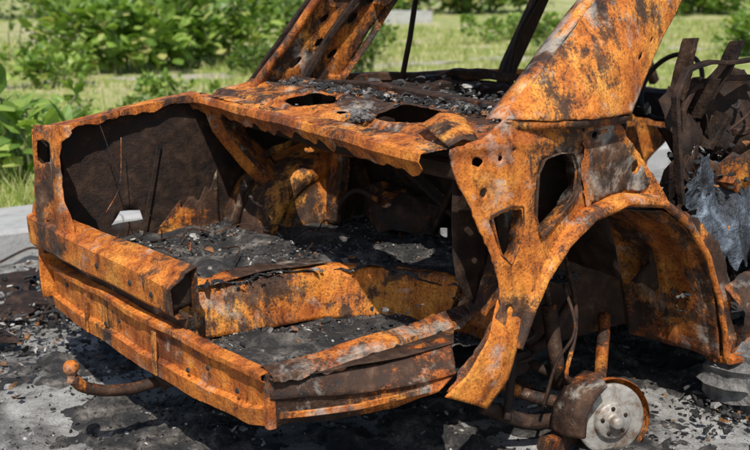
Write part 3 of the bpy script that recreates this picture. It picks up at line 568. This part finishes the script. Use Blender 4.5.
for i,(cx,cy,s,r) in enumerate([(-.05,2.45,.40,.3),(.35,2.65,.4,1.1),(-.30,2.15,.24,2.0),(.1,2.9,.35,.7),(-.3,2.7,.22,1.7)]):
    panel('burnt_sheet_%d'%i,[(-s,-s*.30),(-s*.2,-s*.42),(s*.7,-s*.3),(s,s*.2),(s*.2,s*.25),(-s*.6,s*.4)],lambda a,b,cx=cx,cy=cy,r=r:(cx+a*math.cos(r)-b*math.sin(r),cy+a*math.sin(r)+b*math.cos(r),.045+.03*math.sin(a*9+r)+.05*max(0,a)),[M_R7,M_CHAR,M_R7,M_R7,M_BLACK][i],grp,res=.03,jag=.015,crumple=.05,seed=i)
for i in range(18):
    x=random.gauss(.0,.4); y=2.4+random.gauss(0,.35); a=random.uniform(0,3.14); L=random.uniform(.08,.25)
    tube('bent_rod_%d'%i,[(x,y,.04),(x+L*math.cos(a),y+L*math.sin(a),.09),(x+2*L*math.cos(a+.5),y+2*L*math.sin(a+.5),.03)],.008,[M_R7,M_R4,M_BLACK][i%3],grp,n=6,crumple=.01)
chunks('heap_fragments',[(random.gauss(.0,.4),2.45+random.gauss(0,.35),.02+abs(random.gauss(0,.03))) for _ in range(2600)],M_FLG,grp,.005,.035)

# ================================================================= VEGETATION
def leaves(name,gen,n,smin,smax,mat,parent=None,up=.5,asp=.45):
    V=[];F=[]
    for _ in range(n):
        p,out=gen(); s=random.uniform(smin,smax)
        d=(Vector(out)*.8+Vector((random.gauss(0,.5),random.gauss(0,.5),random.gauss(up,.4)))).normalized()
        sd=d.cross(Vector((random.gauss(0,.4),random.gauss(0,.4),1))).normalized(); nrm=sd.cross(d)
        P=Vector(p); b=len(V)
        V+= [P,P+d*s*.35+sd*s*asp-nrm*s*.06,P+d*s*.8+sd*s*asp*.7-nrm*s*.12,P+d*s*1.1-nrm*s*.22,P+d*s*.8-sd*s*asp*.7-nrm*s*.12,P+d*s*.35-sd*s*asp-nrm*s*.06,P+d*s*.5+nrm*s*.04]
        F+= [(b,b+1,b+6),(b+1,b+2,b+6),(b+2,b+3,b+6),(b+3,b+4,b+6),(b+4,b+5,b+6),(b+5,b,b+6)]
    return mkobj(name,V,F,mat,parent)
M_STEM=flat('stems',[(.3,(.08,.11,.035)),(.7,(.20,.19,.09))],10,.9,.01)
def bush(name,cx,cy,z0,w,dp,hh,n,smin,smax,mat,lobes=9,asp=.45,fill=.45):
    e=empty(name)
    Ls=[(cx+random.uniform(-w,w)*.8,cy+random.uniform(-dp,dp)*.8,z0+random.uniform(.2,.8)*hh,random.uniform(.16,.40)*min(w,hh)*1.1) for _ in range(lobes)]
    for i,(a,b,c,r) in enumerate(Ls):
        tube('stem_%d'%i,[(cx+(a-cx)*.5,cy+(b-cy)*.5,z0-.05),((a+cx)/2,(b+cy)/2,z0+(c-z0)*.5),(a,b,c+r*.6)],.008+.004*hh,M_STEM,e,n=5)
    def g():
        if random.random()<.18:
            a,b,c,r=random.choice(Ls); t=random.random()
            return (cx+(a-cx)*(.5+.5*t)+random.gauss(0,.05),cy+(b-cy)*(.5+.5*t)+random.gauss(0,.05),z0+(c-z0)*t+r*1.3*t),(random.gauss(0,1),random.gauss(0,1),.4)
        a,b,c,r=random.choice(Ls)
        v=Vector((random.gauss(0,1),random.gauss(0,1),random.gauss(0,1))).normalized(); k=r*random.uniform(fill,1.25)
        return (a+v.x*k*1.15,b+v.y*k,max(z0,c+v.z*k)),v
    leaves('foliage',g,n,smin,smax,mat,e,asp=asp); return e
bush('broadleaf_bush',4.9,13.3,.2,1.1,.8,1.2,600,.13,.30,M_LEAF,11,.38)
bush('broadleaf_bush',6.3,13.9,.2,1.1,.9,1.5,800,.12,.28,M_LEAF,12,.38)
bush('broadleaf_bush',7.6,14.6,.2,1.0,.9,1.6,700,.10,.26,M_LEAF,12,.36)
bush('shrub',4.2,16.6,.2,2.4,1.0,1.4,1700,.06,.16,M_LEAFD,16)
bush('shrub',8.9,13.6,.2,1.1,.9,1.7,1800,.05,.12,M_LEAFD,14)
bush('shrub',7.9,11.0,.2,.6,.5,.75,1100,.04,.10,M_LEAFD,9)
bush('shrub',10.6,16.5,.2,2.0,1.0,1.8,2200,.06,.16,M_LEAF,14)
bush('burdock_plant',.90,4.9,.18,.32,.3,.75,120,.12,.24,M_LEAF,7,.30)
bush('burdock_plant',.55,5.6,.18,.4,.3,.8,120,.10,.24,M_LEAF,6,.30)
bush('burdock_plant',1.4,6.4,.18,.4,.3,.5,140,.06,.16,M_LEAF,6,.30)
bush('burdock_plant',.9,8.0,.18,.5,.3,.7,200,.08,.18,M_LEAF,6,.30)
bush('hedge',26,32,.2,6,2,2.2,3200,.15,.4,M_LEAFD,26)
bush('hedge',34,26,.2,5,3,2.6,3200,.15,.4,M_LEAF,22)
bush('hedge',16,38,.2,8,2,2.6,3600,.15,.4,M_LEAFD,28)
bush('weed_clump',13.5,12.5,.2,.9,.6,.6,700,.05,.14,M_LEAFD,8)
bush('weed_clump',10.0,8.2,.2,.6,.5,.45,500,.04,.10,M_LEAF,8)
bush('weed_clump',16.5,10.2,.2,1.2,.6,.9,1000,.06,.16,M_LEAF,8)
bush('weed_clump',4.2,9.4,.2,.7,.4,.30,400,.04,.10,M_LEAF,8)
bush('weed_clump',2.6,7.4,.2,.6,.4,.25,300,.03,.09,M_LEAFD,8)
bush('weed_clump',15.5,16.2,.2,1.8,.8,.6,1100,.06,.14,M_LEAF,10)
bush('weed_clump',3.4,11.9,.2,.7,.4,.5,500,.05,.13,M_LEAF,8)
bush('weed_clump',7.0,12.2,.2,1.0,.4,.4,600,.05,.12,M_LEAFD,8)
V=[];F=[]
for _ in range(66000):
    t=random.random(); y=4.22+ (t**1.5)*18; x=-1.5+(y-4)*.15+random.random()*(2+ (y-4)*1.25+6)
    if 11.8<y<12.9 and random.random()<.6: continue
    cl=noise.noise(Vector((x*.9,y*.9,4)))
    if cl<-.15 and random.random()<.75: continue
    h=random.uniform(.03,.11)*(1+2.2*max(0,cl+.5*noise.noise(Vector((x*3,y*3,1)))))
    if random.random()<.04: h*=2.6
    a=random.uniform(0,6.28); w=.004+.0008*(y-4)
    z=gz(x,y); b=len(V); lx=random.gauss(0,.45)*h; ly=random.gauss(0,.45)*h
    V+=[(x-w*math.cos(a),y-w*math.sin(a),z-.01),(x+w*math.cos(a),y+w*math.sin(a),z-.01),(x+lx,y+ly,z+h)]; F.append((b,b+1,b+2))
mkobj('grass',V,F,M_BLADE)
bl=empty('concrete_block')
loft('slab',[[(18.0,27.0,z),(20.4,25.4,z),(20.7,25.9,z),(18.3,27.5,z)] for z in (.1,.3,.5,.55)],M_CONC,bl,closed=True,cap=True,thick=0,crumple=.02,smooth=False)

# ================================================================= LIGHT / CAMERA
SUN=Vector((-.56*.60,-.828*.60,.80)).normalized()
el=math.asin(SUN.z); az=math.atan2(SUN.x,SUN.y)
sl=bpy.data.lights.new('sun','SUN'); sl.energy=5.0; sl.angle=rad(.53); sl.color=(1,.97,.92)
so=bpy.data.objects.new('sun',sl); COL.objects.link(so); so.rotation_euler=SUN.to_track_quat('Z','Y').to_euler(); so.location=SUN*30
w=bpy.data.worlds.new('World'); sc.world=w; w.use_nodes=True; nt=w.node_tree
sky=nt.nodes.new('ShaderNodeTexSky'); sky.sky_type='NISHITA'; sky.sun_disc=False; sky.sun_elevation=el; sky.sun_rotation=az
bg=nt.nodes['Background']; bg.inputs['Strength'].default_value=.12; nt.links.new(sky.outputs[0],bg.inputs['Color'])
cam=bpy.data.cameras.new('camera'); co=bpy.data.objects.new('camera',cam); COL.objects.link(co)
co.location=(-1.525,-2.739,1.63); co.rotation_euler=(rad(90-12.7),0,rad(-35)); cam.lens=53.0; cam.sensor_width=36
cam.clip_end=1500; cam.clip_start=.05; cam.dof.use_dof=True; cam.dof.focus_distance=3.8; cam.dof.aperture_fstop=3.5
sc.camera=co
sc.view_settings.view_transform='Standard'; sc.view_settings.look='None'; sc.view_settings.exposure=0
